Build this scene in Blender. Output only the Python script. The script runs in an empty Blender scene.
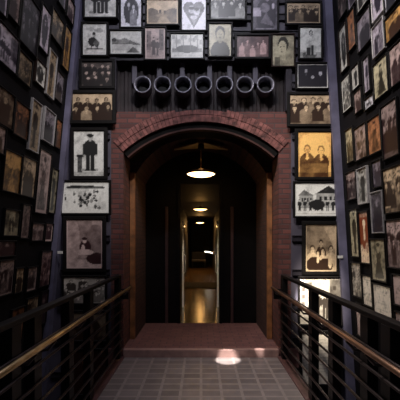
import bpy, bmesh, math, random
from mathutils import Vector, Matrix, noise as mnoise
random.seed(7)
sc = bpy.context.scene
C = sc.collection
F, CX, HY, EYE = 360.0, 201.0, 240.0, 1.6

# ------------------------------------------------------------------ helpers
def mat(name, col, rough=0.6, metal=0.0, noise=0.0, nscale=8.0, spec=0.5, bump=0.0):
    m = bpy.data.materials.new(name); m.use_nodes = True
    nt = m.node_tree; b = nt.nodes['Principled BSDF']
    b.inputs['Base Color'].default_value = (*col, 1)
    b.inputs['Roughness'].default_value = rough
    b.inputs['Metallic'].default_value = metal
    b.inputs['Specular IOR Level'].default_value = spec
    if noise or bump:
        tc = nt.nodes.new('ShaderNodeTexCoord'); n = nt.nodes.new('ShaderNodeTexNoise')
        n.inputs['Scale'].default_value = nscale; n.inputs['Detail'].default_value = 4
        nt.links.new(tc.outputs['Object'], n.inputs['Vector'])
        if noise:
            r = nt.nodes.new('ShaderNodeValToRGB')
            r.color_ramp.elements[0].position = .3; r.color_ramp.elements[1].position = .7
            r.color_ramp.elements[0].color = (*[c*(1-noise) for c in col], 1)
            r.color_ramp.elements[1].color = (*[min(1, c*(1+noise)) for c in col], 1)
            nt.links.new(n.outputs['Fac'], r.inputs['Fac']); nt.links.new(r.outputs['Color'], b.inputs['Base Color'])
        if bump:
            bp = nt.nodes.new('ShaderNodeBump'); bp.inputs['Strength'].default_value = bump; bp.inputs['Distance'].default_value = .01
            nt.links.new(n.outputs['Fac'], bp.inputs['Height']); nt.links.new(bp.outputs['Normal'], b.inputs['Normal'])
    return m

def brick_mat(name, c1, c2, mort, bw, bh, msize, floor=False, offset=.5, rough=.8, bump=.5):
    m = bpy.data.materials.new(name); m.use_nodes = True
    nt = m.node_tree; b = nt.nodes['Principled BSDF']; L = nt.links.new
    tc = nt.nodes.new('ShaderNodeTexCoord'); sp = nt.nodes.new('ShaderNodeSeparateXYZ'); cb = nt.nodes.new('ShaderNodeCombineXYZ')
    L(tc.outputs['Object'], sp.inputs[0])
    if floor:
        L(sp.outputs['X'], cb.inputs['X']); L(sp.outputs['Y'], cb.inputs['Y'])
    else:
        a = nt.nodes.new('ShaderNodeMath'); a.operation = 'ADD'
        L(sp.outputs['X'], a.inputs[0]); L(sp.outputs['Y'], a.inputs[1]); L(a.outputs[0], cb.inputs['X']); L(sp.outputs['Z'], cb.inputs['Y'])
    t = nt.nodes.new('ShaderNodeTexBrick'); t.offset = offset
    t.inputs['Color1'].default_value = (*c1, 1); t.inputs['Color2'].default_value = (*c2, 1); t.inputs['Mortar'].default_value = (*mort, 1)
    t.inputs['Scale'].default_value = 1; t.inputs['Mortar Size'].default_value = msize; t.inputs['Mortar Smooth'].default_value = .2
    t.inputs['Brick Width'].default_value = bw; t.inputs['Row Height'].default_value = bh; t.inputs['Bias'].default_value = 0
    L(cb.outputs[0], t.inputs['Vector'])
    n = nt.nodes.new('ShaderNodeTexNoise'); n.inputs['Scale'].default_value = 6; L(tc.outputs['Object'], n.inputs['Vector'])
    mx = nt.nodes.new('ShaderNodeMixRGB'); mx.blend_type = 'MULTIPLY'; mx.inputs['Fac'].default_value = .45
    L(t.outputs['Color'], mx.inputs['Color1']); L(n.outputs['Fac'], mx.inputs['Color2']); L(mx.outputs[0], b.inputs['Base Color'])
    bp = nt.nodes.new('ShaderNodeBump'); bp.inputs['Strength'].default_value = bump; bp.inputs['Distance'].default_value = .006; bp.invert = True
    L(t.outputs['Fac'], bp.inputs['Height']); L(bp.outputs['Normal'], b.inputs['Normal'])
    b.inputs['Roughness'].default_value = rough
    return m

def emit(name, col, s):
    m = bpy.data.materials.new(name); m.use_nodes = True; b = m.node_tree.nodes['Principled BSDF']
    b.inputs['Base Color'].default_value = (*col, 1); b.inputs['Emission Color'].default_value = (*col, 1); b.inputs['Emission Strength'].default_value = s
    return m

def obj(name, bm, m, parent=None, mw=None):
    me = bpy.data.meshes.new(name)
    bmesh.ops.recalc_face_normals(bm, faces=bm.faces)
    bm.to_mesh(me); bm.free(); me.materials.append(m)
    o = bpy.data.objects.new(name, me); C.objects.link(o)
    if parent: o.parent = parent
    return o
def tag(o, label, cat, group=None):
    o['label'] = label; o['category'] = cat
    if group: o['group'] = group
    return o
def thing(name, label, cat, loc=(0, 0, 0), group=None, mw=None):
    o = bpy.data.objects.new(name, None); o.empty_display_size = .05; C.objects.link(o)
    if mw is not None: o.matrix_world = mw
    else: o.location = loc
    return tag(o, label, cat, group)
def struct(name, bm, m):
    o = obj(name, bm, m); o['kind'] = 'structure'; return o

def box(bm, x0, x1, y0, y1, z0, z1, bev=0):
    r = bmesh.ops.create_cube(bm, size=1)
    for v in r['verts']:
        v.co = Vector(((x0+x1)/2+v.co.x*(x1-x0), (y0+y1)/2+v.co.y*(y1-y0), (z0+z1)/2+v.co.z*(z1-z0)))
    if bev:
        es = list({e for v in r['verts'] for e in v.link_edges})
        bmesh.ops.bevel(bm, geom=es, offset=bev, segments=2, affect='EDGES', profile=.5)
    return bm
def tube(bm, pts, r, n=10):
    rings = []
    pts = [Vector(p) for p in pts]
    for i, p in enumerate(pts):
        d = (pts[min(i+1, len(pts)-1)]-pts[max(i-1, 0)]).normalized()
        a = d.cross(Vector((0, 0, 1)) if abs(d.z) < .9 else Vector((1, 0, 0))).normalized(); b = d.cross(a)
        rings.append([bm.verts.new(p+r*(math.cos(t)*a+math.sin(t)*b)) for t in [2*math.pi*k/n for k in range(n)]])
    for A, B in zip(rings, rings[1:]):
        for k in range(n):
            f = bm.faces.new((A[k], A[(k+1) % n], B[(k+1) % n], B[k])); f.smooth = True
    bm.faces.new(rings[0]); bm.faces.new(rings[-1])
    return bm
def lathe(bm, prof, n=28, axis='Z', closed=False):
    rings = []
    for r, h in prof:
        rg = []
        for k in range(n):
            t = 2*math.pi*k/n
            p = (r*math.cos(t), r*math.sin(t), h) if axis == 'Z' else (r*math.cos(t), h, r*math.sin(t))
            rg.append(bm.verts.new(p))
        rings.append(rg)
    pr = list(zip(rings, rings[1:]))
    if closed: pr.append((rings[-1], rings[0]))
    for A, B in pr:
        for k in range(n):
            f = bm.faces.new((A[k], A[(k+1) % n], B[(k+1) % n], B[k])); f.smooth = True
    if not closed:
        if prof[0][0] > .0001: bm.faces.new(rings[0])
        if prof[-1][0] > .0001: bm.faces.new(rings[-1])
    return bm
def B(): return bmesh.new()
def at(px, py, Y): return Vector(((px-CX)/F*Y, Y, EYE+(HY-py)/F*Y))

# ------------------------------------------------------------------ materials
M_black = mat('black_painted_wood', (.007, .006, .006), .5, noise=.3, nscale=30, spec=.15)
M_brownf = mat('dark_brown_frame_wood', (.018, .010, .008), .45, noise=.4, nscale=30, spec=.2)
M_silver = mat('pale_grey_frame', (.27, .255, .26), .45, metal=.2, noise=.15, nscale=40)
M_white = mat('off_white_mount_board', (.62, .60, .57), .7, noise=.06, nscale=20)
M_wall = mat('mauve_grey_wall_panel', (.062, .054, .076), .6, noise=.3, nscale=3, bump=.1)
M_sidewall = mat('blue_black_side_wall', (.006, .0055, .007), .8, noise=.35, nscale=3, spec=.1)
M_post = mat('blue_grey_painted_steel', (.105, .098, .155), .6, noise=.35, nscale=4)
M_rail = mat('dark_mounting_rail', (.022, .019, .026), .5, noise=.2, nscale=12, spec=.25)
M_house = mat('dark_ribbed_metal', (.026, .019, .021), .6, noise=.4, nscale=5, spec=.25)
M_ring = mat('grey_blue_duct_metal', (.15, .145, .18), .4, metal=.3, noise=.15, nscale=12)
M_duct = mat('duct_inside_black', (.008, .008, .010), .8, noise=.2)
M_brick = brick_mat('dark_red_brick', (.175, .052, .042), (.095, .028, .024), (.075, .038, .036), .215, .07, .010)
M_vault = brick_mat('dark_vault_brick', (.085, .034, .026), (.06, .022, .018), (.035, .02, .018), .215, .07, .010)  # same brick pattern in darker tones for the passage vault
M_vous = mat('red_voussoir_brick', (.165, .060, .052), .85, noise=.75, nscale=14, bump=.4)
M_band = mat('shadowed_steel_band', (.006, .005, .005), .8, noise=.3, spec=.1)  # near-black colour stands for deep shadow in the recess
M_lip = mat('rusty_steel_lip', (.055, .022, .018), .7, noise=.3, spec=.2)
M_wood = mat('orange_brown_wood_post', (.22, .085, .028), .55, noise=.55, nscale=7)
M_panel = mat('black_metal_panel', (.004, .003, .003), .7, noise=.3, nscale=4, spec=.1)
M_panel2 = mat('dark_red_door_edge', (.045, .020, .020), .5, noise=.3)
M_corr = mat('dark_corridor_wall', (.010, .006, .004), .6, noise=.4, nscale=2)
M_corrfloor = mat('polished_brown_floor', (.10, .055, .018), .2, noise=.4, nscale=5, spec=.8)
M_paver = brick_mat('red_brick_paving', (.25, .110, .098), (.19, .080, .074), (.13, .068, .064), .2, .1, .008, floor=True)
M_glassblock = brick_mat('grey_glass_block_deck', (.27, .225, .215), (.20, .165, .158), (.36, .30, .28), .215, .16, .017, floor=True, offset=0, rough=.42, bump=-.5)
M_steel = mat('dark_red_brown_stringer', (.10, .045, .042), .5, noise=.3)
M_riser = mat('pinkish_stone_step', (.32, .19, .165), .6, noise=.2, nscale=10)
M_iron = mat('black_railing_steel', (.007, .006, .006), .45, noise=.3, spec=.3)
M_iron2 = mat('dull_steel_bar', (.075, .058, .056), .3, metal=.7, noise=.2)
M_brass = mat('worn_brass_handrail', (.85, .58, .30), .3, metal=.9, noise=.25, nscale=8)
M_bronze = mat('brown_bronze_handrail', (.50, .29, .19), .3, metal=.85, noise=.25, nscale=8)
M_lampsh = mat('bronze_lamp_metal', (.45, .27, .10), .4, metal=.6, noise=.2)
M_brasswing = mat('tarnished_brass_sheet', (.42, .30, .14), .5, metal=.3, noise=.3)
M_glow = emit('lit_lamp_glass', (1, .66, .28), 9)
M_glow2 = emit('lit_far_lamp_glass', (1, .60, .22), 7)
M_cool = emit('pale_strip_light', (1, .9, .72), 5)
M_chrome = mat('bright_chrome', (.85, .82, .76), .4, metal=.4, noise=.1)
M_strip = mat('black_floor_strip', (.012, .010, .008), .9, noise=.4, nscale=40)
M_leather = mat('black_leather', (.014, .012, .011), .4, noise=.3, nscale=20)
M_glass = mat('clear_door_glass', (.9, .95, .92), .03)
M_glass.node_tree.nodes['Principled BSDF'].inputs['Transmission Weight'].default_value = 1
M_ground = mat('dark_shaft_floor', (.02, .017, .017), .8, noise=.3)

M_print = bpy.data.materials.new('photographic_print'); M_print.use_nodes = True
_nt = M_print.node_tree; _a = _nt.nodes.new('ShaderNodeVertexColor'); _a.layer_name = 'Tone'
_n = _nt.nodes.new('ShaderNodeTexNoise'); _n.inputs['Scale'].default_value = 45
_mr = _nt.nodes.new('ShaderNodeMapRange'); _mr.inputs['To Min'].default_value = .8; _mr.inputs['To Max'].default_value = 1.15
_mx = _nt.nodes.new('ShaderNodeMixRGB'); _mx.blend_type = 'MULTIPLY'; _mx.inputs['Fac'].default_value = 1
_tc = _nt.nodes.new('ShaderNodeTexCoord'); _nt.links.new(_tc.outputs['Object'], _n.inputs['Vector'])
_nt.links.new(_n.outputs['Fac'], _mr.inputs['Value']); _nt.links.new(_a.outputs['Color'], _mx.inputs['Color1']); _nt.links.new(_mr.outputs[0], _mx.inputs['Color2'])
_nt.links.new(_mx.outputs[0], _nt.nodes['Principled BSDF'].inputs['Base Color'])
_nt.nodes['Principled BSDF'].inputs['Roughness'].default_value = .38

# ------------------------------------------------------------------ pictures: what is printed on each photograph
TONES = {'cool': ((.015, .014, .020), (.66, .64, .70)), 'grey': ((.016, .014, .014), (.70, .68, .64)), 'white': ((.02, .02, .02), (.86, .85, .80)),
         'sepia': ((.030, .014, .008), (.74, .55, .36)), 'amber': ((.045, .016, .005), (.72, .40, .13)), 'rust': ((.035, .010, .006), (.52, .22, .10)),
         'rose': ((.035, .014, .016), (.62, .46, .43)), 'crimson': ((.05, .010, .014), (.66, .42, .40)), 'mauve': ((.022, .016, .028), (.50, .44, .52)),
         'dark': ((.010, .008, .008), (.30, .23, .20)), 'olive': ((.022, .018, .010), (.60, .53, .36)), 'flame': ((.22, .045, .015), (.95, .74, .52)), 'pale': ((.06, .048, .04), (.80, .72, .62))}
def E(cx, cy, rx, ry, g): return ('e', cx, cy, rx, ry, g)
def R(x0, y0, x1, y1, g): return ('r', x0, y0, x1, y1, g)
def person(cx, top, h, w, cl=.1, sk=.75, hair=.08):
    """bust: h is the height of head + shoulders, w the shoulder width"""
    hr = h*.20
    return [E(cx, top-h*.78, w*.5, h*.42, cl), R(cx-w*.46, top-h*1.6, cx+w*.46, top-h*.8, cl), R(cx-w*.07, top-h*.5, cx+w*.07, top-h*.32, sk*.9),
            E(cx, top-hr*.95, w*.21, hr*1.0, hair), E(cx, top-hr*1.2, w*.155, hr*.82, sk),
            E(cx-w*.06, top-hr*1.15, w*.035, hr*.13, sk*.45), E(cx+w*.06, top-hr*1.15, w*.035, hr*.13, sk*.45), E(cx, top-hr*1.68, w*.05, hr*.09, sk*.6), ('p', cx-w*.1, top-h*.42, cx+w*.1, top-h*.42, cx, top-h*.72, min(.8, cl*3+.1))]
def standing(cx, top, h, w, cl=.08, sk=.75, cap=False):
    s = [R(cx-w*.27, top-h*.97, cx-w*.03, top-h*.5, cl), R(cx+w*.03, top-h*.97, cx+w*.27, top-h*.5, cl), E(cx-w*.2, top-h*.97, w*.17, h*.025, cl), E(cx+w*.2, top-h*.97, w*.17, h*.025, cl),
         E(cx, top-h*.33, w*.42, h*.17, cl), R(cx-w*.33, top-h*.58, cx+w*.33, top-h*.3, cl), R(cx-w*.48, top-h*.55, cx-w*.34, top-h*.26, cl), R(cx+w*.34, top-h*.55, cx+w*.48, top-h*.26, cl),
         E(cx-w*.41, top-h*.57, w*.07, h*.025, sk), E(cx+w*.41, top-h*.57, w*.07, h*.025, sk), R(cx-w*.06, top-h*.2, cx+w*.06, top-h*.14, sk), E(cx, top-h*.1, w*.17, h*.08, sk), E(cx, top-h*.05, w*.19, h*.05, .06)]
    if cap: s += [R(cx-w*.24, top-h*.06, cx+w*.24, top-h*.015, .05)]
    return s
def scene_of(kind, rnd):
    u = rnd.uniform
    if kind == 'portrait':
        return u(.5, .75), person(.5+u(-.06, .06), .9, .62, .78, u(.06, .2), u(.65, .85))
    if kind == 'woman':
        return .72, [E(.5, .12, .44, .36, .12), R(.1, 0, .9, .12, .12), R(.42, .44, .58, .56, .6), E(.5, .72, .23, .22, .2), E(.5, .66, .16, .18, .70), E(.44, .68, .03, .02, .25), E(.56, .68, .03, .02, .25), E(.5, .58, .05, .02, .35), E(.5, .45, .10, .04, .5)]
    if kind == 'man':
        return .55, [E(.2, .6, .25, .6, .65), E(.62, .05, .5, .34, .5), R(.44, .2, .6, .42, .7), E(.5, .7, .25, .25, .12), E(.46, .58, .2, .24, .88), E(.38, .62, .035, .022, .2), E(.54, .62, .035, .022, .2), E(.44, .46, .06, .018, .35), E(.43, .54, .03, .03, .6), R(.1, 0, .34, .28, .25)]
    if kind == 'oval':
        return .82, [E(.5, .5, .37, .42, .16)]+person(.38, .8, .42, .36, .06, .6)+person(.62, .72, .42, .36, .3, .7)
    if kind == 'ovalone':
        return .85, [E(.5, .5, .34, .38, .14)]+person(.5, .78, .42, .42, .06, .6)
    if kind == 'heart':
        sh = [E(.3, .66, .24, .20, .25), E(.7, .66, .24, .20, .25), ('p', .5, .06, .07, .60, .93, .60, .25), R(.3, .5, .7, .72, .25)]
        return .88, sh+[E(.4, .62, .13, .12, .6), E(.62, .56, .14, .12, .65), E(.4, .66, .11, .05, .1), E(.62, .63, .11, .05, .12), ('p', .5, .16, .26, .46, .76, .46, .4), E(.5, .38, .14, .06, .75)]
    if kind == 'group':
        s = [R(0, 0, 1, .12, .3)]
        for row, (t, n) in enumerate(((.88, 5), (.66, 4))):
            for k in range(n): s += person((k+.5)/n+u(-.03, .03), t+u(-.05, .05), .36, .30, rnd.choice((.05, .08, .12, .35)), u(.6, .9))
        return u(.55, .75), s
    if kind == 'bigroup':
        s = []
        for t, n, o in ((.9, 4, 0), (.62, 4, .06), (.40, 3, 0)):
            for k in range(n): s += person((k+.5)/n+u(-.05, .05)+o, t+u(-.05, .05), .34, .34, rnd.choice((.03, .05, .09, .2)), u(.55, .9))
        return .25, s
    if kind == 'uniformed':
        s = [R(0, 0, 1, .08, .6)]
        for k in range(4): s += person(.14+k*.235, .86+u(-.04, .02), .42, .26, .05, .5)
        for k in range(4): s += person(.08+k*.27, .56+u(-.04, .04), .42, .3, (.5 if k == 1 else .05), .6)
        return .72, s
    if kind == 'boy':
        return .80, [R(0, 0, 1, .10, .55), R(.12, .08, .28, .44, .2), R(.10, .42, .32, .48, .12), R(.25, .12, .8, .16, .45)]+standing(.54, .94, .84, .50, .05, .50, True)
    if kind == 'child':
        return .80, [R(0, 0, 1, .2, .5), E(.45, .1, .34, .12, .25)]+person(.52, .92, .5, .5, .68, .5, .12)+[R(.35, .12, .52, .44, .6), R(.55, .1, .66, .42, .1), R(.3, .08, .5, .34, .12)]
    if kind == 'pair':
        return u(.55, .7), person(.33, .86, .55, .52, .12, .7)+person(.68, .82, .55, .52, u(.08, .4), .7)
    if kind == 'sepiapair':
        return .72, [E(.5, .6, .46, .4, .95), R(0, 0, 1, .12, .5)]+person(.28, .72, .5, .46, .22, .72, .3)+person(.70, .70, .5, .48, .18, .74, .26)+[E(.28, .42, .05, .03, .7), E(.72, .40, .05, .03, .7), R(.08, .1, .9, .3, .28)]
    if kind == 'legs':
        return .62, [R(0, 0, 1, .25, .72)]+standing(.38, 1.3, 1.15, .42, .12)+standing(.62, 1.3, 1.15, .42, .14)+[E(.2, .2, .08, .06, .4)]
    if kind == 'hill':
        return .72, [R(0, 0, 1, .5, .62), ('p', .0, .45, .45, .7, 1.0, .40, .28), E(.3, .55, .3, .10, .35), ('p', .5, 0, .72, .34, 1, .0, .25), R(0, .0, .5, .16, .8), E(.12, .62, .08, .08, .2)]
    if kind == 'road':
        return .72, [R(0, 0, 1, .48, .30), E(.15, .5, .22, .15, .25), E(.85, .52, .25, .13, .28), ('p', .3, 0, .5, .5, .8, 0, .55), R(.4, .48, .47, .6, .15), R(.55, .48, .62, .58, .18), E(.5, .35, .2, .05, .42)]
    if kind == 'trees':
        s = [R(0, 0, 1, .25, .75), R(0, .25, 1, .4, .35), E(.5, .38, .36, .16, .10)]
        for k in range(9): s += [R(.05+k*.11, .3, .065+k*.11, .95, .25), E(.06+k*.11+u(-.04, .04), u(.6, .9), .05, .10, .45)]
        return .78, s
    if kind == 'street':
        s = [R(0, 0, 1, .3, .5), R(0, .3, .3, .9, .3), R(.72, .3, 1, .95, .25)]+standing(.42, .72, .6, .24, .08)+standing(.62, .66, .55, .22, .15)
        for k in range(3): s += [R(.05, .4+k*.15, .12, .48+k*.15, .08), R(.8, .42+k*.16, .88, .5+k*.16, .08)]
        return .7, s
    if kind == 'village':
        s = [R(0, 0, 1, .22, .82), ('p', .08, .62, .2, .8, .42, .62, .3), R(.1, .25, .40, .62, .45), ('p', .44, .66, .75, .92, 1, .7, .14), R(.48, .25, .98, .68, .5)]
        for k in range(4): s += [R(.54+k*.11, .48, .60+k*.11, .6, .1), R(.14+k*.065, .44, .18+k*.065, .54, .1)]
        for k in range(7): s += standing(.1+k*.125, .5, .34, .1, .06, .7)
        return .86, s+[E(.5, .34, .16, .16, .06), R(.05, .05, .95, .08, .6)]
    if kind == 'gathering':
        s = [E(.5, .83, .42, .05, .2), R(.1, .8, .9, .84, .25), E(.25, .84, .15, .04, .12)]
        for k in range(34): x, y = rnd.gauss(.5, .19), u(.16, .7); s += [E(x, y, u(.02, .04), u(.03, .07), u(.05, .35)), E(x, y+.07, .016, .028, .55)]
        return .82, s
    if kind == 'seated':
        return .42, [R(0, .02, 1, .18, .75), E(.15, .55, .22, .5, .6), E(.8, .5, .3, .4, .35), E(.85, .2, .3, .12, .15), R(.7, .9, 1, 1, .6), E(.52, .44, .16, .14, .04), E(.5, .33, .26, .06, .75), E(.46, .4, .05, .09, .8), E(.50, .57, .06, .06, .72), E(.5, .61, .07, .03, .05), E(.45, .24, .12, .04, .5)]
    if kind == 'youth':
        s = [('p', .55, 1, .95, 1, 1, .4, .7), R(0, 0, 1, .1, .5)]
        s += person(.5, .68, .4, .34, .06, .75)+person(.22, .56, .42, .4, .75, .8)+person(.56, .5, .4, .34, .7, .8)+person(.82, .56, .42, .36, .65, .82)+[E(.27, .14, .25, .17, .06), E(.64, .12, .24, .16, .07), E(.8, .2, .07, .14, .8), E(.4, .3, .05, .12, .8)]
        return .45, s
    if kind == 'faces':
        return .03, person(.27, .84, .46, .34, .04, .62, .05)+person(.5, .56, .44, .32, .03, .62, .05)+person(.77, .74, .5, .38, .04, .72, .05)
    if kind == 'crimsongroup':
        s = [R(0, 0, 1, .15, .30)]
        for k in range(5): s += person(.16+k*.17, .72+.14*math.sin(k*2.1), .45, .2, .35 if k % 2 else .75, .9, .2)
        return .24, s
    if kind == 'newsman':
        return .25, [E(.55, .4, .42, .5, .14), R(0, .38, .34, .62, .72), E(.5, .62, .2, .14, .35), E(.84, .66, .05, .08, .8), E(.6, .88, .1, .08, .4), R(.1, .0, .9, .06, .45), ('p', .3, .2, .55, .5, .9, .1, .3)]
    if kind == 'bench':
        return .78, [R(0, 0, 1, .18, .68), R(.1, .14, .9, .2, .3), E(.4, .42, .22, .16, .12), E(.58, .36, .14, .12, .25), E(.46, .66, .08, .08, .5), E(.46, .71, .09, .05, .1), R(.3, .16, .36, .36, .1), R(.6, .16, .66, .34, .1), E(.3, .86, .2, .06, .55), E(.7, .82, .22, .08, .5)]
    if kind == 'dress':
        return u(.5, .7), [('p', .18, .05, .5, .75, .82, .05, u(.1, .5)), E(.5, .6, .16, .14, .2), R(.46, .68, .54, .76, .7), E(.5, .82, .10, .09, .8), E(.5, .87, .11, .05, .08)]
    if kind == 'letter':
        s = []
        for k in range(11): s += [R(.12, .86-k*.07, .12+u(.5, .76), .875-k*.07, .62)]
        return .85, s
    if kind == 'uniformstand':
        return u(.55, .75), standing(.5, .95, .9, .55, .07, .7, rnd.random() < .5)
    if kind == 'darkshape':
        return u(.12, .3), [E(.5, .4, .35, .4, .06), E(.5, .72, .12, .1, .4), R(0, 0, 1, .12, .1)]
    if kind == 'flare':  # pale streak and cream foot are glare painted into the print
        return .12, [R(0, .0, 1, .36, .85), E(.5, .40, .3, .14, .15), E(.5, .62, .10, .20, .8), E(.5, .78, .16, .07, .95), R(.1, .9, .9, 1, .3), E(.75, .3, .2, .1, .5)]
    if kind == 'crowd':
        s = []
        for k in range(22): s += person(u(.05, .95), .95-k*.033, .26, .24, u(.05, .5), u(.5, .85))
        return .6, s
    return .5, []
def draw(kind, tone, seed, nu, nv, border=0.0, gain=1.0, wear=1.0):
    rnd = random.Random(seed); bg, shapes = scene_of(kind, rnd); lo, hi = TONES[tone]
    px = []
    for j in range(nv+1):
        for i in range(nu+1):
            u, v = i/nu, j/nv
            if border and (u < border or u > 1-border or v < border*nu/nv or v > 1-border*nu/nv): g = .95
            else:
                g = bg*(1+.12*math.sin(5*u+seed)*math.cos(4*v+seed*.7))
                for s in shapes:
                    if s[0] == 'e':
                        if ((u-s[1])/s[3])**2+((v-s[2])/s[4])**2 < 1: g = s[5]
                    elif s[0] == 'r':
                        if s[1] <= u <= s[3] and s[2] <= v <= s[4]: g = s[5]
                    else:
                        a, b, c = (s[1], s[2]), (s[3], s[4]), (s[5], s[6])
                        d = [(q[0]-p[0])*(v-p[1])-(q[1]-p[1])*(u-p[0]) for p, q in ((a, b), (b, c), (c, a))]
                        if min(d) >= 0 or max(d) <= 0: g = s[7]
                if not (border and g == .95):
                    g *= 1+rnd.uniform(-.10, .10)+.38*wear*mnoise.noise(Vector((u*5, v*5*nv/nu, seed*.37)))+(.22+.42*(wear-1))*mnoise.noise(Vector((u*13, v*13*nv/nu, seed*.21)))
                    g = .44+(g-.46)*1.5
            g = max(0, min(1, g))
            px.append([min(1, (lo[k]+(hi[k]-lo[k])*g)*gain) for k in range(3)])
    return px

PHOTOS = []
def photo(mw, w, h, fw, kind, tone, label, group, seed, cell, frame_m=None, mount=0.0, border=0.0, gain=1.0, depth=.035, wear=1.0):
    """hung picture: x right, z up, y into the wall, origin bottom middle at its back; w,h = print size"""
    t = thing('framed_photograph', label, 'photograph', group=group, mw=mw)
    W, H = w/2+fw, h+2*fw
    fm = frame_m or M_black
    bm = B()
    # frame moulding: mitred ring with a stepped profile, plus its backing board
    def ring(ix, iz0, iz1, y): return [bm.verts.new((-ix, y, iz0)), bm.verts.new((ix, y, iz0)), bm.verts.new((ix, y, iz1)), bm.verts.new((-ix, y, iz1))]
    k = min(fw*.3, .006)
    rs = [ring(W, 0, H, 0), ring(W, 0, H, -depth+k), ring(W-k, k, H-k, -depth), ring(w/2+k, fw-k, h+fw+k, -depth), ring(w/2, fw, h+fw, -depth+k), ring(w/2, fw, h+fw, -depth*.45)]
    for a, b in zip(rs, rs[1:]):
        for q in range(4): bm.faces.new((a[q], a[(q+1) % 4], b[(q+1) % 4], b[q]))
    bm.faces.new(rs[0]); bm.faces.new(rs[-1])
    obj('frame', bm, fm, t)
    pw, ph, py = w/2, h, -depth*.5
    if mount:
        bm = B(); y = -depth*.52
        a = ring(w/2-.0005, fw+.0005, fw+h-.0005, y); b = ring(w/2-mount, fw+mount, fw+h-mount, y); c = ring(w/2-mount, fw+mount, fw+h-mount, -depth*.47)
        for r0, r1 in ((a, b), (b, c)):
            for q in range(4): bm.faces.new((r0[q], r0[(q+1) % 4], r1[(q+1) % 4], r1[q]))
        obj('mount', bm, M_white, t)
        pw -= mount; ph -= 2*mount; py = -depth*.49
    nu, nv = max(8, int(2*pw/cell)), max(8, int(ph/cell))
    z0 = fw+(h-ph)/2
    me = bpy.data.meshes.new('print')
    vs = [(-pw+2*pw*i/nu, py, z0+ph*j/nv) for j in range(nv+1) for i in range(nu+1)]
    fs = [(j*(nu+1)+i, j*(nu+1)+i+1, (j+1)*(nu+1)+i+1, (j+1)*(nu+1)+i) for j in range(nv) for i in range(nu)]
    me.from_pydata(vs, [], fs)
    ca = me.color_attributes.new('Tone', 'FLOAT_COLOR', 'POINT')
    for i, c in enumerate(draw(kind, tone, seed, nu, nv, border, gain, wear)): ca.data[i].color = (*c, 1)
    me.materials.append(M_print)
    o = bpy.data.objects.new('print', me); C.objects.link(o); o.parent = t
    return t

# ------------------------------------------------------------------ setting
BY = 5.0                                   # face of the far wall
LA, LB = -2.17, .095                       # left wall  X = LA + LB*z (leans inwards)
RA, RB = 2.07, -.06                        # right wall
ZLO, ZHI = -3.0, 7.2
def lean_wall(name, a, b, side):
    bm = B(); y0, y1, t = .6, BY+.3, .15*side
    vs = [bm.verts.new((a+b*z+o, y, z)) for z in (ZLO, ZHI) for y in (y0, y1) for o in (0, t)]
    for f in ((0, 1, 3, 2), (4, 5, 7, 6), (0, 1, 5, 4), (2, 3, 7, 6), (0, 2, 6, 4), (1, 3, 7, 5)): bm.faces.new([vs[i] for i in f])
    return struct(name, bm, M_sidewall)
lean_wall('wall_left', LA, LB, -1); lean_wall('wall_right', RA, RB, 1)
X1, X2 = -1.25, 1.25                       # brick portal limits
ZB, ZT = 3.38, 4.10                        # vent housing
bm = B()
box(bm, -2.6, X1, BY, BY+.2, ZLO, ZHI); box(bm, X2, 2.4, BY, BY+.2, ZLO, ZHI); box(bm, X1, X2, BY, BY+.2, ZT, ZHI)
struct('wall_back', bm, M_wall)
bm = B(); box(bm, -2.6, 2.6, .6, 4.92, ZLO-.1, ZLO); struct('floor_shaft', bm, M_ground)
# corner posts
for nm, a, b, s in (('trim_1', LA, LB, 1), ('trim_2', RA, RB, -1)):
    bm = B()
    vs = [bm.verts.new((a+b*z+s*o, y, z)) for z in (ZLO, ZHI) for y in (BY-.13, BY-.005) for o in (.004, .075 if s > 0 else .105)]
    for f in ((0, 1, 3, 2), (4, 5, 7, 6), (0, 1, 5, 4), (2, 3, 7, 6), (0, 2, 6, 4), (1, 3, 7, 5)): bm.faces.new([vs[i] for i in f])
    struct(nm, bm, M_post)
# horizontal mounting rails that carry the pictures on the far wall
n = 3
z = -.3
while z < 5.6:
    bm = B()
    xl, xr = LA+LB*(z+.1)+.115, RA+RB*(z+.1)-.115
    segs = ((xl, xr),) if z > ZT else ((xl, X1-.01), (X2+.01, xr))
    for a, b in segs:
        box(bm, a, b, BY-.035, BY+.005, z, z+.075, .004)
        box(bm, a, b, BY-.05, BY+.005, z+.075, z+.085)
    struct('trim_%d' % n, bm, M_rail); n += 1
    z += .235 if z > 3.3 else .47
# dark uprights either side of the portal
for x in (X1+.005, X2-.085):
    bm = B(); box(bm, x, x+.08, BY-.06, BY+.02, ZB-.0, ZT+.05); struct('trim_%d' % n, bm, M_rail); n += 1
bm = B(); box(bm, X1, X2, BY-.05, BY+.2, ZT-.03, ZT+.02); struct('trim_%d' % n, bm, M_rail); n += 1
# ribbed housing for the vents
bm = B(); prof = []
xs = X1; w = .055
k = 0
while xs < X2-.001:
    d = (0, .014)[k % 2]
    prof += [(xs+.008, BY+.10-d), (min(X2, xs+w)-.008, BY+.10-d)]; xs += w; k += 1
lo = [bm.verts.new((x, y, ZB)) for x, y in prof]; hi = [bm.verts.new((x, y, ZT)) for x, y in prof]
for i in range(len(prof)-1): bm.faces.new((lo[i], lo[i+1], hi[i+1], hi[i]))
box(bm, X1, X2, BY+.11, BY+.2, ZB, ZT); struct('wall_vents', bm, M_house)
for x in (-.93, -.58, -.26, .12, .40, .76):
    bm = B(); box(bm, x-.035, x+.035, BY+.02, BY+.075, 3.78, ZT-.03, .008); struct('trim_%d' % n, bm, M_wall); n += 1

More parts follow.
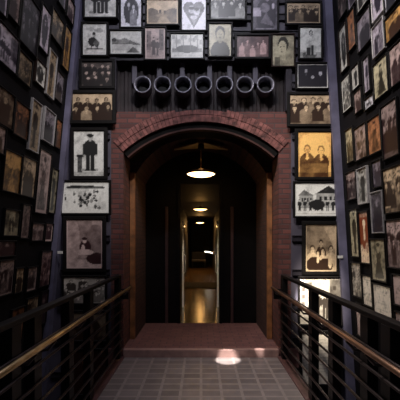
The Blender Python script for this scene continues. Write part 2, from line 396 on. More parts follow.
# brick portal with a segmental arch
def arch_pts(hw, zs, zc, N=28):
    r = (hw*hw+(zc-zs)**2)/(2*(zc-zs)); cz = zc-r; a0 = math.asin(hw/r)
    return [(r*math.sin(-a0+2*a0*i/N), cz+r*math.cos(-a0+2*a0*i/N)) for i in range(N+1)]
def arch_wall(name, hw, zs, zc, x0, x1, z0, z1, y0, y1, m, zf=None):
    bm = B(); zf = z0 if zf is None else zf
    a = arch_pts(hw, zs, zc)
    def quad(p): 
        f = [bm.verts.new((x, y0, zz)) for x, zz in p]; g = [bm.verts.new((x, y1, zz)) for x, zz in p]
        bm.faces.new(f); bm.faces.new(g); 
        for i in range(len(p)): bm.faces.new((f[i], f[(i+1) % len(p)], g[(i+1) % len(p)], g[i]))
    quad([(x0, z0), (-hw, z0), (-hw, zs), (x0, zs)]); quad([(hw, z0), (x1, z0), (x1, zs), (hw, zs)])
    quad([(x0, zs), (-hw, zs), (-hw, z1), (x0, z1)]); quad([(hw, zs), (x1, zs), (x1, z1), (hw, z1)])
    for p, q in zip(a, a[1:]): quad([p, q, (q[0], z1), (p[0], z1)])
    bmesh.ops.remove_doubles(bm, verts=bm.verts, dist=.0004)
    return struct(name, bm, m)
arch_wall('wall_portal', 1.08, 2.82, 3.24, X1, X2, ZLO, ZB, BY, BY+.5, M_brick)
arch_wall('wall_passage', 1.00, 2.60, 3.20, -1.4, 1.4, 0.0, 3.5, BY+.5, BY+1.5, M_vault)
# voussoir ring laid round the arch, each brick on end
a = arch_pts(1.08, 2.82, 3.24, 40); r = (1.08**2+.42**2)/(.84); cz = 3.24-r; a0 = math.asin(1.08/r)
bm = B(); N = 44
for i in range(N):
    for lay in range(2):
        t0, t1 = -a0+2*a0*(i+.06)/N, -a0+2*a0*(i+.94)/N
        r0, r1 = r+.004+lay*.1, r+.096+lay*.1
        if cz+r1*math.cos((t0+t1)/2) > ZB+.02: r1 = r0+.06
        if abs(r1*math.sin(t0)) > 1.24 or abs(r1*math.sin(t1)) > 1.24: continue
        q = [(rr*math.sin(t), cz+rr*math.cos(t)) for rr, t in ((r0, t0), (r0, t1), (r1, t1), (r1, t0))]
        y = BY-.012-random.uniform(0, .006)
        f = [bm.verts.new((x, y, zz)) for x, zz in q]; g = [bm.verts.new((x, BY+.01, zz)) for x, zz in q]
        bm.faces.new(f); bm.faces.new(g)
        for k in range(4): bm.faces.new((f[k], f[(k+1) % 4], g[(k+1) % 4], g[k]))
struct('trim_%d' % n, bm, M_vous); n += 1
# steel band inside the arch, deep shadow put into its colour, with a thin lip
def arch_band(ro, ri, y0, y1, m):
    global n
    bm = B(); rows = []
    for i in range(41):
        t = -a0+2*a0*i/40
        rows.append([bm.verts.new((rr*math.sin(t), y, cz+rr*math.cos(t))) for rr, y in ((ro, y0), (ri, y0), (ri, y1), (ro, y1))])
    for A, D in zip(rows, rows[1:]):
        for k in range(4): bm.faces.new((A[k], A[(k+1) % 4], D[(k+1) % 4], D[k]))
    bm.faces.new(rows[0]); bm.faces.new(rows[-1])
    struct('trim_%d' % n, bm, m); n += 1
arch_band(r-.002, r-.075, BY+.03, BY+.5, M_band)
arch_band(r-.076, r-.10, BY+.02, BY+.12, M_lip)
# timber posts standing in the reveals
for s in (-1, 1):
    bm = B(); box(bm, min(s*1.0, s*1.075), max(s*1.0, s*1.075), BY+.43, BY+.498, .1, 2.62, .006); struct('trim_%d' % n, bm, M_wood); n += 1
# passage floor and step
bm = B(); box(bm, -1.4, 1.4, 4.94, 6.5, -.15, .1); struct('floor_passage', bm, M_paver)
bm = B(); box(bm, -1.06, 1.06, 4.90, 4.995, -.12, .104, .006); struct('trim_%d' % n, bm, M_riser); n += 1
# black panelled screen at the end of the passage, with a narrow opening
OL, OR = -.375, .335
bm = B()
box(bm, -1.4, OL, 6.5, 6.6, 0, 3.5); box(bm, OR, 1.4, 6.5, 6.6, 0, 3.5); box(bm, OL, OR, 6.5, 6.6, 2.62, 3.5)
struct('wall_screen', bm, M_panel)
for x in (OL-.27, OR+.2):
    bm = B(); box(bm, x, x+.05, 6.47, 6.51, .1, 2.2, .004); struct('trim_%d' % n, bm, M_panel2); n += 1
for x in (OL-.05, OR):
    bm = B(); box(bm, x, x+.05, 6.46, 6.62, .1, 2.62, .004); struct('trim_%d' % n, bm, M_panel); n += 1
# corridor beyond
bm = B(); box(bm, -.75, -.65, 6.6, 24, 0, 2.7); struct('wall_corridor_left', bm, M_corr)
bm = B(); box(bm, .62, .72, 6.6, 24, 0, 2.7); struct('wall_corridor_right', bm, M_corr)
bm = B(); box(bm, -.75, .72, 24, 24.1, 0, 2.7); struct('wall_corridor_end', bm, M_corr)
bm = B(); box(bm, -.75, .72, 6.6, 24.1, 2.7, 2.8); struct('ceiling_corridor', bm, M_corr)
bm = B(); box(bm, -.75, .72, 6.5, 24.1, -.1, .1); struct('floor_corridor', bm, M_corrfloor)
# bridge deck
bm = B(); box(bm, -1.04, 1.04, .3, 4.9, -.12, 0); struct('floor', bm, M_glassblock)
for s in (-1, 1):
    bm = B(); box(bm, min(s*1.04, s*1.16), max(s*1.04, s*1.16), .3, 4.98, -.28, .012, .006); struct('trim_%d' % n, bm, M_steel); n += 1

# ------------------------------------------------------------------ lamps
def lamp(x, y, z, rad, label, group, glow, canopy=None):
    t = thing('ceiling_lamp', label, 'lamp', (x, y, z), group)
    bm = B(); lathe(bm, [(rad*.98, 0), (rad, .012), (rad*.8, .045), (rad*.25, .075), (.03, .09)]); obj('lamp_shade', bm, M_lampsh, t)
    bm = B(); lathe(bm, [(.001, -.045), (rad*.4, -.038), (rad*.75, -.02), (rad*.94, -.001)]); obj('diffuser', bm, glow, t)
    top = canopy if canopy else 2.7
    bm = B(); tube(bm, [(0, 0, .085), (0, 0, top-z-.004)], .009); obj('rod', bm, M_lampsh, t)
    if canopy:
        bm = B(); lathe(bm, [(.035, top-z-.03), (.05, top-z-.01), (.05, top-z+.05), (.02, top-z+.075)]); obj('hub', bm, M_panel, t)
        for s in (-1, 1):                          # flat tapering wings reaching out under the vault
            bm = B(); h_ = top-z
            lo = [bm.verts.new(p) for p in ((s*.045, -.17, h_+.04), (s*.43, -.02, h_-.03), (s*.43, .02, h_-.03), (s*.045, .17, h_+.04))]
            hi = [bm.verts.new((v.co.x, v.co.y, v.co.z+.012)) for v in lo]
            bm.faces.new(lo); bm.faces.new(hi)
            for k in range(4): bm.faces.new((lo[k], lo[(k+1) % 4], hi[(k+1) % 4], hi[k]))
            obj('wing', bm, M_brasswing, t)
    return t
lamp(0, 5.8, 2.66, .235, 'glowing brass dish lamp hanging under the brick arch', None, M_glow, 3.08)
lamp(-.02, 10.8, 2.52, .215, 'second glowing lamp, hanging just inside the narrow corridor', 'corridor ceiling lamps', M_glow2)
lamp(-.05, 17.0, 2.42, .20, 'farthest small glowing lamp, deep in the corridor', 'corridor ceiling lamps', M_glow2)
def light(kind, name, loc, energy, col, size=.2, target=None, spot=None, blend=.5, sy=None):
    l = bpy.data.lights.new(name, kind); l.energy = energy; l.color = col
    if kind == 'AREA':
        l.size = size
        if sy: l.shape = 'RECTANGLE'; l.size_y = sy
    else: l.shadow_soft_size = size
    if spot: l.spot_size = math.radians(spot); l.spot_blend = blend
    o = bpy.data.objects.new(name, l); C.objects.link(o); o.location = loc
    if target: o.rotation_euler = (Vector(target)-Vector(loc)).to_track_quat('-Z', 'Y').to_euler()
    return o
light('POINT', 'lamp_bulb', (0, 5.8, 2.56), 2.0, (1, .6, .28), .08)
light('POINT', 'lamp_upglow', (0, 5.8, 2.86), .3, (1, .62, .28), .05)
light('SPOT', 'lamp_bulb_far', (-.02, 10.8, 2.42), 26, (1, .52, .18), .08, (-.02, 10.8, 0), 120, .6)
light('POINT', 'lamp_shine', (-.02, 10.8, 2.43), 4, (1, .50, .14), .10)
light('POINT', 'lamp_shine_far', (-.05, 17, 2.33), 16, (1, .52, .16), .12)
light('SPOT', 'corridor_floor_fill', (-.02, 13.8, 2.6), 60, (1, .52, .18), .08, (-.02, 13.8, 0), 110, .6)  # added spot without a fixture, brightens the far floor
light('SPOT', 'lamp_bulb_farthest', (-.05, 17, 2.3), 80, (1, .55, .22), .08, (-.05, 17, 0), 130, .6)
light('SPOT', 'door_edge_fill', (0, 6.8, 2.5), 60, (1, .86, .66), .05, (0, 8, .9), 44, .5)  # added spot without a fixture, brightens the glass door edges

# ------------------------------------------------------------------ corridor furnishing
def glass_leaf(x, label, sgn):
    t = thing('glass_door', label, 'door', (x, 8.0, .104), 'open glass door leaves')
    bm = B(); box(bm, -.006, .006, .02, .62, .05, 1.83); obj('pane', bm, M_glass, t)
    bm = B(); box(bm, -.022, .022, 0, .03, .0, 1.88, .003); obj('edge_rail', bm, M_chrome, t)
    bm = B(); box(bm, -.012, .012, .03, .62, .0, .05); box(bm, -.012, .012, .03, .62, 1.83, 1.88); obj('shoe', bm, M_panel, t)
    bm = B(); lathe(bm, [(.001, 1.875), (.022, 1.88), (.022, 1.92), (.001, 1.925)], 12); obj('pivot', bm, M_chrome, t)
    bm = B(); tube(bm, [(sgn*.012, .09, .75), (sgn*.05, .09, .78), (sgn*.05, .09, 1.15), (sgn*.012, .09, 1.18)], .01, 8); obj('handle', bm, M_chrome, t)
glass_leaf(-.40, 'left open glass door leaf with bright metal edge in corridor', 1)
glass_leaf(.375, 'right open glass door leaf with bright metal edge in corridor', -1)
bm = B(); box(bm, -.6, .6, 11.1, 12.6, .102, .125, .008); tag(obj('floor_strip', bm, M_strip), 'dark strip lying across the shiny corridor floor', 'mat')  # flat dark strip across the floor
t = thing('bench', 'black bench at the far end of the corridor', 'bench', (-.12, 19.2, .1))
bm = B(); box(bm, -.38, .38, -.2, .2, .34, .46, .02); obj('seat', bm, M_leather, t)
bm = B(); box(bm, -.38, .38, .14, .2, .46, .86, .02); obj('backrest', bm, M_leather, t)
for sx in (-.33, .33):
    for sy in (-.16, .16):
        bm = B(); box(bm, sx-.025, sx+.025, sy-.025, sy+.025, 0, .345); obj('leg', bm, M_iron, t)
t = thing('wall_light', 'slanting bright light on the right side of the corridor end', 'lamp', (.5, 17.0, .95))
bm = B(); box(bm, .05, .12, -.2, .2, -.04, .10, .01); obj('backplate', bm, M_lampsh, t)
bm = B(); tube(bm, [(.045, 0, .03), (-.10, 0, .075), (-.32, 0, .10)], .026); obj('light_tube', bm, M_cool, t)

# ------------------------------------------------------------------ round vents over the arch
for i, px in enumerate((142.5, 162.5, 183, 203.5, 224.5, 245, 265.5)):
    p = at(px, 85, 4.93)
    names = ('leftmost round vent of the row over the arch', 'second round vent from the left over the arch', 'third round vent from the left over the arch', 'middle round vent of the seven over the arch',
             'third round vent from the right over the arch', 'second round vent from the right over the arch', 'rightmost round vent of the row over the arch')
    t = thing('round_vent', names[i], 'vent', p, 'round vents over the arch')
    bm = B(); lathe(bm, [(.120, -.02), (.120, .0), (.110, .02), (.110, .17), (.092, .17), (.092, .02), (.104, -.02)], 32, 'Y', True); obj('collar', bm, M_ring, t)
    bm = B(); lathe(bm, [(.001, .10), (.05, .105), (.0915, .112), (.0915, .165), (.001, .168)], 24, 'Y'); obj('throat', bm, M_duct, t)
    t.rotation_euler = (math.radians(-4), 0, 0)

# ------------------------------------------------------------------ railings
def railing(s, label, metal, group):
    t = thing('railing', label, 'railing', (s*1.12, 2.6, .012), group)
    X = s*1.12; o = Vector((X, 2.6, .012))
    def L(x, y, z): return tuple(Vector((x, y, z))-o)
    def bx(x0, x1, y0, y1, z0, z1, bev=.003):
        bm = B(); a, b = L(x0, y0, z0), L(x1, y1, z1); box(bm, min(a[0], b[0]), max(a[0], b[0]), a[1], b[1], a[2], b[2], bev); return bm
    obj('top_rail', bx(X-.035, X+.035, .5, 4.9, 1.095, 1.13, .006), M_iron, t)
    for y in (4.85, 3.58, 3.02, 2.40, 2.12, 1.3, .7):
        pst = obj('post', bx(X-.036, X+.036, y-.055, y+.055, .012, 1.096), M_iron, t)
        bm = B(); tube(bm, [L(X-s*.028, y, .86), L(X-s*.10, y, .87), L(X-s*.15, y, .93)], .011, 8); obj('bracket', bm, M_iron2, pst)
    for z in (.13, .26, .39, .52, .65, .78, .91):
        bm = B(); tube(bm, [L(X-s*.045, .5, z), L(X-s*.045, 4.89, z)], .011, 8); obj('bar', bm, M_iron2, t)
    bm = B(); tube(bm, [L(X-s*.15, .5, .95), L(X-s*.15, 2.5, .95), L(X-s*.15, 4.93, .95)], .018, 14); obj('handrail', bm, metal, t)
    obj('end_plate', bx(X-s*.14, X-s*.03, 4.86, 4.875, .80, .94), M_iron, t)
railing(-1, 'left bridge railing of black bars with gleaming brass handrail', M_brass, 'bridge railings')
railing(1, 'right bridge railing of black bars with brown bronze handrail', M_bronze, 'bridge railings')

# ------------------------------------------------------------------ photographs on the far wall: print box in px, frame px, kind, tone, gain, extras, label
GB = 'framed photographs on the far wall'
PY = BY-.052
back = [
 (85, -7, 116, 17, 2, 'legs', 'grey', 1, {}, 'photograph of standing figures cut off by the picture top, left column topmost'),
 (121, -5, 142, 27, 1.5, 'oval', 'cool', 1, {}, 'photograph of a couple in a dark oval, left of the brown road view'),
 (147, 0, 178, 24, 1.8, 'road', 'sepia', .8, {'border': .04}, 'brownish photograph of an open road, left of the heart picture'),
 (182, -3, 206, 30, 1.5, 'heart', 'cool', 1.2, {}, 'white photograph with a dark heart shape, top row centre'),
 (211, -8, 245, 19, 2, 'group', 'grey', .85, {}, 'photograph of a group cut off by the picture top, right of the heart'),
 (253, -6, 277, 30, 2, 'newsman', 'mauve', .9, {}, 'bluish dark photograph with a pale sheet, above the vents at right'),
 (287, 3, 320, 24, 2, 'group', 'sepia', .6, {'border': .03}, 'brown photograph of a seated group, top of the right column'),
 (83, 24, 107, 55, 2, 'bench', 'grey', 1, {'mount': .018}, 'pale mounted photograph of a seated figure, left column second from top'),
 (110, 31, 142, 54, 1.8, 'hill', 'grey', .9, {'border': .05}, 'photograph of a dark hill and pale road, below the oval couple'),
 (144, 28, 165, 59, 1.8, 'street', 'rose', .85, {'border': .05}, 'reddish upright photograph of people in a street, above the second vent'),
 (171, 34, 203, 58, 1.8, 'trees', 'grey', .9, {'border': .04}, 'photograph of bare trees in pale light, below the heart picture'),
 (209, 24, 231, 56, 1.8, 'woman', 'olive', .85, {}, 'photograph of a dark-dressed sitter on a plain ground, middle of second row'),
 (237, 36, 269, 57, 2.5, 'crimsongroup', 'crimson', .8, {}, 'crimson-toned wide photograph of a light-clothed group, above the right vents'),
 (272, 35, 294, 66, 1.5, 'man', 'olive', .85, {'frame_m': M_brownf}, 'close-up head portrait with dark hair, right of the crimson group'),
 (300, 27, 321, 58, 2, 'child', 'white', .8, {}, 'pale upright photograph of a small child in white, right column'),
 (297, 64, 328, 88, 1.8, 'faces', 'cool', 1, {'mount': .014}, 'black photograph of three faces inside a white border, right column'),
 (82, 62, 112, 86, 3, 'bigroup', 'dark', 1.5, {}, 'dark photograph of a crowd of faces, left column above the eight sitters'),
 (73, 94, 112, 120, 4, 'uniformed', 'sepia', .75, {}, 'wide photograph of two rows of dark-clad people, left column'),
 (74, 131, 104, 176, 3.5, 'boy', 'white', .85, {}, 'upright photograph of a standing boy in cap and dark suit, left column'),
 (62, 182, 109, 213, 2, 'gathering', 'white', 1, {'border': .05}, 'white-bordered wide photograph of a scattered gathering, below the boy in a cap'),
 (67, 220, 102, 268, 4, 'seated', 'rose', 1.0, {'border': .03}, 'upright photograph of a seated person outdoors, lowest whole one of the left column'),
 (64, 277, 105, 303, 2, 'crowd', 'pale', .9, {}, 'pale photograph of a crowd partly behind the left railing'),
 (290, 95, 335, 124, 3, 'group', 'sepia', 1.0, {}, 'warm brown wide photograph of a two-row family group, right column'),
 (298, 132, 331, 177, 3.2, 'sepiapair', 'amber', 1.5, {}, 'golden sepia photograph of two people side by side, right column'),
 (295, 183, 340, 216, 1.8, 'village', 'white', 1, {'border': .035}, 'white-bordered photograph of houses and people, below the golden pair'),
 (306, 225, 336, 271, 4, 'youth', 'sepia', .85, {'border': .03}, 'upright photograph of young people in light shirts, below the houses picture'),
 (300, 278, 341, 324, 2, 'street', 'pale', 1.15, {}, 'brightly lit pale photograph behind the right railing, below the young people'),
 (70, 312, 106, 340, 2, 'darkshape', 'sepia', .8, {}, 'dim photograph behind the lower bars of the left railing'),
 (302, 333, 340, 384, 2.5, 'letter', 'pale', .95, {}, 'pale sunlit photograph behind the lower bars of the right railing'),
 (68, 350, 106, 394, 2, 'darkshape', 'rust', .8, {}, 'dim photograph seen through the bottom of the left railing'),
]
yp = PY-.018
def separate(rects, g):
    for _ in range(6):
        for i in range(len(rects)):
            for j in range(i):
                A, D = rects[i], rects[j]
                oy = min(A[1], D[1])-max(A[0], D[0])+g; oz = min(A[3], D[3])-max(A[2], D[2])+g
                if oy > 0 and oz > 0:
                    k = 0 if oy < oz else 2; o = min(oy, oz)/2
                    lo, hi = (A, D) if A[k]+A[k+1] < D[k]+D[k+1] else (D, A)
                    lo[k+1] -= o; hi[k] += o
rb = []
for x0, y0, x1, y1, fp, *_r in back:
    p, q = at(x0-fp, y1+fp, yp), at(x1+fp, y0-fp, yp); rb.append([p.x, q.x, p.z, q.z])
separate(rb, .004)
for i, (x0, y0, x1, y1, fp, kind, tone, gain, ex, lab) in enumerate(back):
    r_ = rb[i]; fw = min(fp/F*yp, .05)
    photo(Matrix.Translation(((r_[0]+r_[1])/2, PY, r_[2])), r_[1]-r_[0]-2*fw, r_[3]-r_[2]-2*fw, fw, kind, tone, lab, GB, 100+i*7, .0105, gain=gain, **ex)

# ------------------------------------------------------------------ photographs on the leaning side walls: far/near edges in px with top and bottom there
def wall_y(px, py, a, b): return (a+b*EYE)/((px-CX)/F-b*(HY-py)/F)
def wall_set(rows, a, b, side, group, s0):
    rects = []
    for xl, tl, bl, xr, tr, br, *rest in rows:
        P = [(wall_y(x, y, a, b), y) for x, y in ((xl, tl), (xl, bl), (xr, tr), (xr, br))]
        Z = [EYE+(HY-y)/F*Y for Y, y in P]
        yl, yr = (P[0][0]+P[1][0])/2, (P[2][0]+P[3][0])/2
        rects.append([min(yl, yr), max(yl, yr), (Z[1]+Z[3])/2, (Z[0]+Z[2])/2])
    g = .004
    fws = [.013]*len(rects)
    for r_, f in zip(rects, fws):
        r_[0] -= f; r_[1] += f; r_[2] -= f; r_[3] += f
        r_[1] = min(r_[1], BY-.14)
    separate(rects, g)
    nn = math.sqrt(1+b*b)
    for i, (r_, row) in enumerate(zip(rects, rows)):
        kind, tone, gain, lab = row[6:10]; ex = row[10] if len(row) > 10 else {}
        f = fws[i]
        w, h = r_[1]-r_[0]-2*f, (r_[3]-r_[2])*nn-2*f
        if w < .05 or h < .05: print('tiny', i, w, h); continue
        yc, zb = (r_[0]+r_[1])/2, r_[2]
        gap = .006
        if side < 0: ax, ay = Vector((0, 1, 0)), Vector((-1, 0, b))/nn
        else: ax, ay = Vector((0, -1, 0)), Vector((1, 0, -b))/nn
        az = Vector((b, 0, 1))/nn
        org = Vector((a+b*zb, yc, zb))-ay*gap
        mw = Matrix(((ax.x, ay.x, az.x, org.x), (ax.y, ay.y, az.y, org.y), (ax.z, ay.z, az.z, org.z), (0, 0, 0, 1)))
        photo(mw, w, h, f, kind, tone, lab, group, s0+i*11, .014, gain=gain, depth=.03, wear=2.0, **ex)
S = {'frame_m': M_silver}
BF = {'frame_m': M_brownf}
left = [
 (-8, -25, 9, 5, -12, 15, 'portrait', 'mauve', .8, 'photograph cut off at the top left corner of the left wall'),
 (7, -22, 14, 17, -10, 26, 'portrait', 'rose', .45, 'dim reddish face photograph at the top, beside the tall dark picture on the left wall'),
 (-10, 14, 55, 15, 37, 74, 'street', 'mauve', .85, 'large pale photograph with dark figures at the left edge, upper left wall'),
 (19, -12, 45, 37, 7, 58, 'bigroup', 'mauve', .35, 'large dark purplish photograph on the upper left wall, left of the tall oval portrait'),
 (16, 51, 77, 29, 59, 88, 'crowd', 'sepia', .35, 'dark photograph with a pale patch at its foot, below the large purplish one'),
 (38, 1, 46, 47.5, 12, 57, 'ovalone', 'mauve', 1.0, 'tall photograph with a long dark oval on the upper left wall'),
 (33.5, 58, 80, 43, 66, 90, 'ovalone', 'grey', .85, 'small square photograph with a black oval on a white ground, left wall', BF),
 (49.5, 7, 36, 61, 21, 48, 'group', 'sepia', .6, 'brown photograph of a group of people, left wall beside the amber picture'),
 (62, 22, 67, 68, 30, 74, 'uniformstand', 'amber', .75, 'glowing amber upright photograph near the top of the blue corner post'),
 (57.5, -14, 1, 63.5, -6, 13, 'portrait', 'mauve', .6, 'dark photograph at the top of the left wall, above the brown group'),
 (65.5, -6, 18, 72, 4, 25, 'portrait', 'rose', .9, 'topmost photograph next to the blue corner post on the left wall'),
 (46, 47, 95, 53, 54, 100, 'uniformstand', 'sepia', .45, 'narrow dark brown photograph, right of the small square oval, left wall', S),
 (54, 68, 99, 61, 76, 104, 'portrait', 'mauve', .55, 'dim photograph just below the amber upright, left wall'),
 (-6, 82, 122, 11, 97, 130, 'darkshape', 'sepia', .8, 'dark brown photograph at the left edge, above the orange picture and its pale neighbour'),
 (12, 98, 134, 26, 109, 140, 'group', 'rust', .5, 'dark reddish photograph of several people, left of the thin-framed tall picture'),
 (28.5, 97, 149, 37.5, 104, 154, 'uniformstand', 'sepia', .35, 'tall dark photograph in a thin pale frame, middle of the left wall', S),
 (42, 106, 140, 52, 114, 145, 'pair', 'mauve', .45, 'dark photograph in a pale frame with three small faces, middle of the left wall', S),
 (54, 116, 146, 59, 122, 150, 'pair', 'rust', .6, 'small dark reddish photograph against the middle of the blue corner post'),
 (-14, 120, 150, 3, 127, 152, 'portrait', 'rose', .6, 'photograph with a pale face at the left edge, just above the orange picture'),
 (1, 149, 190, 18, 155, 193.5, 'road', 'amber', .75, 'orange-brown photograph at the left edge, halfway up the left wall'),
 (19.5, 155, 194, 33, 161, 198, 'portrait', 'sepia', .75, 'pinkish brown portrait right of the orange picture, left wall'),
 (35.5, 147.5, 211, 47, 152, 215, 'dress', 'rose', .7, 'tallest pale-bordered photograph in the middle of the left wall', {'border': .1}),
 (48.5, 167, 212, 54.5, 169, 213.5, 'uniformstand', 'olive', .55, 'narrow brown photograph beside the blue corner post, right of the tallest pale one'),
 (2, 209, 234, 16.5, 211, 236, 'street', 'olive', .7, 'yellowish street photograph at the left edge, below the orange picture'),
 (19.5, 204, 237, 27.5, 206, 238, 'dress', 'rose', .5, 'narrow dim pink photograph, right of the yellowish street picture'),
 (30, 223, 240, 41.5, 224.5, 240, 'road', 'rose', .7, 'small pinkish photograph below the tallest pale-bordered one on the left wall'),
 (43.5, 223, 241, 50.5, 224.5, 241, 'darkshape', 'rose', 1.1, 'small dark photograph with pale edges, beside the corner post below eye height', {'border': .12}),
 (-4, 241, 256, 13, 242, 255, 'darkshape', 'rose', .9, 'low wide dark photograph at the left edge, above the railing'),
 (-4, 261, 296, 11, 260, 292, 'group', 'rose', .5, 'photograph with a pale top edge at the left edge, just above the railing', {'border': .05}),
 (13, 269, 293, 21, 268, 290, 'portrait', 'sepia', .55, 'small brown photograph standing just above the rail, left wall'),
 (25, 268, 291, 34.5, 267, 289, 'portrait', 'rose', .5, 'small photograph with a pale lower edge just above the left rail', {'border': .08}),
 (38.5, 252, 286, 48.5, 251, 284, 'crowd', 'crimson', .55, 'mottled reddish photograph near the corner post, above the left rail'),
 (25, 299, 310, 36, 297, 308, 'pair', 'sepia', .6, 'small photograph half hidden by the top rail, left wall'),
 (38.5, 293, 325, 47, 290, 319, 'darkshape', 'rose', .7, 'dim photograph between the two left rails near the corner'),
 (8, 311, 350, 21, 307, 342, 'dress', 'rust', .4, 'dim brown photograph behind the left railing, nearer the viewer'),
 (24.5, 318, 352, 34, 314, 344, 'portrait', 'rust', .4, 'dim brown photograph behind the left railing, toward the corner'),
]
right = [
 (340, -12, 20, 348, -20, 12, 'uniformed', 'rose', .5, 'topmost photograph next to the blue-grey corner post on the right wall'),
 (349.5, -28, 11, 357, -36, 4, 'portrait', 'mauve', 1.0, 'pale-edged photograph at the top of the right wall, above the red-brown narrow one', {'border': .1}),
 (342, 28, 74, 348.5, 23, 67, 'ovalone', 'grey', .95, 'tall pale photograph with a dark oval beside the right corner post', BF),
 (350, 13, 51, 357, 8, 46, 'dress', 'rust', .9, 'red-brown narrow photograph at the upper right wall'),
 (359.5, 19, 50, 373, 7, 43, 'portrait', 'mauve', .6, 'dark purplish portrait at the upper right wall, right of the red-brown one'),
 (358.5, -26, 12, 371, -40, 2, 'pair', 'grey', .9, 'pale-edged photograph cut off by the picture top, above the purplish portrait', {'border': .1}),
 (374.5, -18, 23, 384.5, -30, 12, 'ovalone', 'mauve', 1.1, 'photograph in a bright grey border at the top, left of the amber one, right wall', S),
 (386.5, -28, 15, 399, -44, 1, 'portrait', 'cool', 1.0, 'grey photograph in the top right corner of the picture, above the amber one'),
 (375, 27, 59, 386, 18, 48, 'pair', 'mauve', 1.0, 'pale-framed purplish photograph, below the bright bordered one on the right wall', S),
 (388, 18, 42, 408, 0, 27, 'portrait', 'amber', .95, 'amber photograph at the upper right edge of the picture'),
 (344, 80, 114, 352.5, 72, 107, 'crowd', 'grey', .9, 'pale-bordered photograph beside the corner post, below the tall oval', {'border': .1}),
 (354, 70, 91, 361, 61, 85, 'uniformstand', 'grey', .8, 'pale grey photograph right of the tall oval one, right wall', {'border': .1}),
 (366, 59, 94, 371.5, 55, 90, 'uniformstand', 'mauve', .9, 'narrow pale photograph left of the olive picture, right wall'),
 (356.5, 93, 114, 363.5, 88, 109, 'portrait', 'rose', .8, 'small pinkish photograph below the pale grey one, right wall'),
 (375.5, 65, 100, 390, 54, 92, 'dress', 'olive', .9, 'olive-brown photograph of a figure in the upper middle of the right wall'),
 (392.5, 47, 87, 410, 36, 76, 'portrait', 'rose', .9, 'pinkish photograph at the right edge, below the amber one'),
 (367, 99, 111, 376.5, 94, 103, 'bench', 'cool', .9, 'small pale photograph with a grey lower edge, left of and below the olive one'),
 (348, 131, 164, 355, 126, 160, 'pair', 'olive', .8, 'narrow yellowish photograph beside the right corner post, middle height'),
 (357, 129, 160, 368.5, 122, 157, 'crowd', 'rose', .6, 'brownish photograph of a crowd, second from the corner post in the middle row'),
 (370.5, 121, 157, 383, 113, 148, 'dress', 'rust', 1.0, 'rust-coloured photograph with a bright streak, middle of the right wall'),
 (384.5, 107, 160, 400, 97, 154, 'group', 'rose', .6, 'large pinkish photograph with dark lower half at the right edge'),
 (348.5, 174, 201, 358, 169, 197, 'group', 'rose', .6, 'dim photograph of a group beside the post, below the narrow yellowish one'),
 (360, 170, 204, 369.5, 166, 202, 'uniformstand', 'grey', .7, 'dark photograph with a bright right edge, below the brownish crowd', S),  # pale frame colour stands in for a glare streak on the edge
 (375, 163, 187, 384, 158, 186, 'darkshape', 'mauve', 1.2, 'dark bluish photograph, below the rust-coloured one on the right wall'),
 (374, 193, 232, 385, 191, 232, 'darkshape', 'mauve', .8, 'tall black photograph with a pale left edge, right wall', {'frame_m': M_silver}),
 (386, 171, 213, 410, 161, 210, 'group', 'sepia', .95, 'large light brown photograph of people at the right edge, middle height'),
 (352.5, 210, 256, 360, 209, 256, 'uniformstand', 'olive', .8, 'narrow photograph of a dark standing figure beside the right corner post'),
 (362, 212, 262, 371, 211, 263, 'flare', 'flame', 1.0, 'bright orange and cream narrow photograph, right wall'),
 (373.5, 240, 279, 388, 239, 281, 'dress', 'olive', .75, 'grey-brown photograph with a dark pointed figure, right wall below the tall black one'),
 (389.5, 221, 266, 408, 219, 269, 'group', 'rose', .95, 'pinkish photograph with dark figures at the right edge, below the large light brown one'),
 (354, 263, 294, 363.5, 264, 298, 'crowd', 'pale', .75, 'pale mottled photograph beside the post, just above the right rail'),
 (365, 276, 303, 374, 277, 307, 'letter', 'pale', .95, 'small pale plain photograph just above the right rail'),
 (376, 284, 315, 394, 288, 321, 'letter', 'pale', 1.0, 'largest blank-looking grey photograph, just above the right rail'),
 (396, 275, 303, 412, 277, 308, 'letter', 'rose', .85, 'pale photograph at the right edge, beside the largest blank-looking one'),
 (385.5, 326, 341, 398, 330, 348, 'letter', 'grey', .95, 'small grey photograph between the two right rails'),
 (358.5, 303, 332, 364, 306, 338, 'letter', 'rose', .8, 'narrow pale photograph crossed by the top rail, nearest the right corner post'),
 (369, 316, 348, 377, 319, 354, 'letter', 'pale', .8, 'pale narrow photograph between the two right rails'),
 (398.5, 313, 345, 414, 316, 352, 'letter', 'rose', .7, 'pinkish photograph at the right edge behind the top rail'),
]
wall_set(left, LA, LB, -1, 'framed photographs on the left wall', 1000)
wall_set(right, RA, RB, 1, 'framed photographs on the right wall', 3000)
# small white caption plates on the corner posts
for px, py, lab in ((60, 252.5, 'tiny white plate on the left corner post'), (340.5, 257, 'tiny white plate beside the right corner post')):
    p = at(px, py, BY-.14)
    bm = B(); box(bm, p.x-.035, p.x+.035, BY-.142, BY-.131, p.z-.018, p.z+.018, .002); tag(obj('caption_plate', bm, M_white), lab, 'plate', 'white plates on the corner posts')

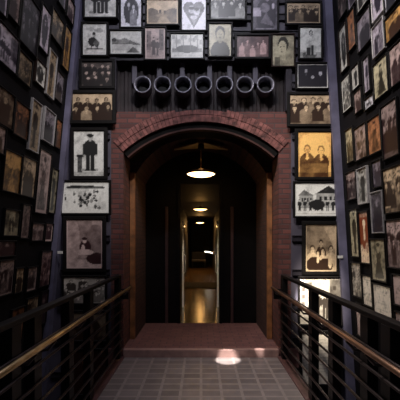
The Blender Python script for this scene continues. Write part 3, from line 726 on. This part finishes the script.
# ------------------------------------------------------------------ light
light('AREA', 'skylight', (.0, 2.2, 7.0), 95, (.84, .84, 1), 2.6, (.1, 2.6, 0), sy=3.0)
light('SPOT', 'spot_right_column', (-.6, 1.4, 6.0), 620, (1, .92, .82), .10, (1.55, 5, 2.4), 30, .9)
light('SPOT', 'spot_left_column', (.6, 1.4, 6.0), 560, (1, .94, .88), .10, (-1.5, 5, 2.75), 26, .9)
light('SPOT', 'spot_top_row', (0, 1.4, 6.4), 340, (.92, .93, 1), .10, (0, 5, 4.6), 62, .9)
light('SPOT', 'spot_right_wall', (-1.3, 2.6, 6.2), 800, (1, .92, .84), .10, (2.0, 3.5, 1.6), 66, .9)
light('SPOT', 'spot_left_wall', (1.3, 2.6, 6.2), 190, (1, .88, .80), .10, (-2.0, 3.8, 3.0), 56, .9)
light('SPOT', 'sun_shaft_low', (.5, 1.6, 6.0), 5200, (1, .90, .72), .03, (1.64, 5, .75), 8, .9)
light('SPOT', 'sun_shaft_streak', (.5, 1.6, 6.0), 26000, (1, .96, .88), .02, (1.43, 5, .75), 2.4, .8)
light('SPOT', 'sun_shaft_step', (-.2, 2.4, 6.0), 5000, (1, .97, .92), .02, (.80, 4.93, .1), 1.3, .6)
light('SPOT', 'sun_shaft_deck', (-.4, 2.4, 6.0), 9000, (1, .97, .92), .02, (.36, 4.80, 0), 3.2, .5)
w = bpy.data.worlds.new('World'); sc.world = w; w.use_nodes = True
w.node_tree.nodes['Background'].inputs['Color'].default_value = (.30, .26, .34, 1); w.node_tree.nodes['Background'].inputs['Strength'].default_value = .03

# ------------------------------------------------------------------ camera
cam = bpy.data.cameras.new('camera'); co = bpy.data.objects.new('camera', cam); C.objects.link(co); sc.camera = co
co.location = (0, 0, EYE); co.rotation_euler = (math.radians(90), 0, 0)
cam.sensor_fit = 'HORIZONTAL'; cam.sensor_width = 36; cam.lens = 36*F/400
cam.shift_x = -(CX-200)/400; cam.shift_y = (HY-200)/400
cam.clip_start = .05
sc.view_settings.view_transform = 'Standard'; sc.view_settings.look = 'None'; sc.view_settings.gamma = 1; sc.view_settings.exposure = 0
sc.view_settings.use_curve_mapping = False
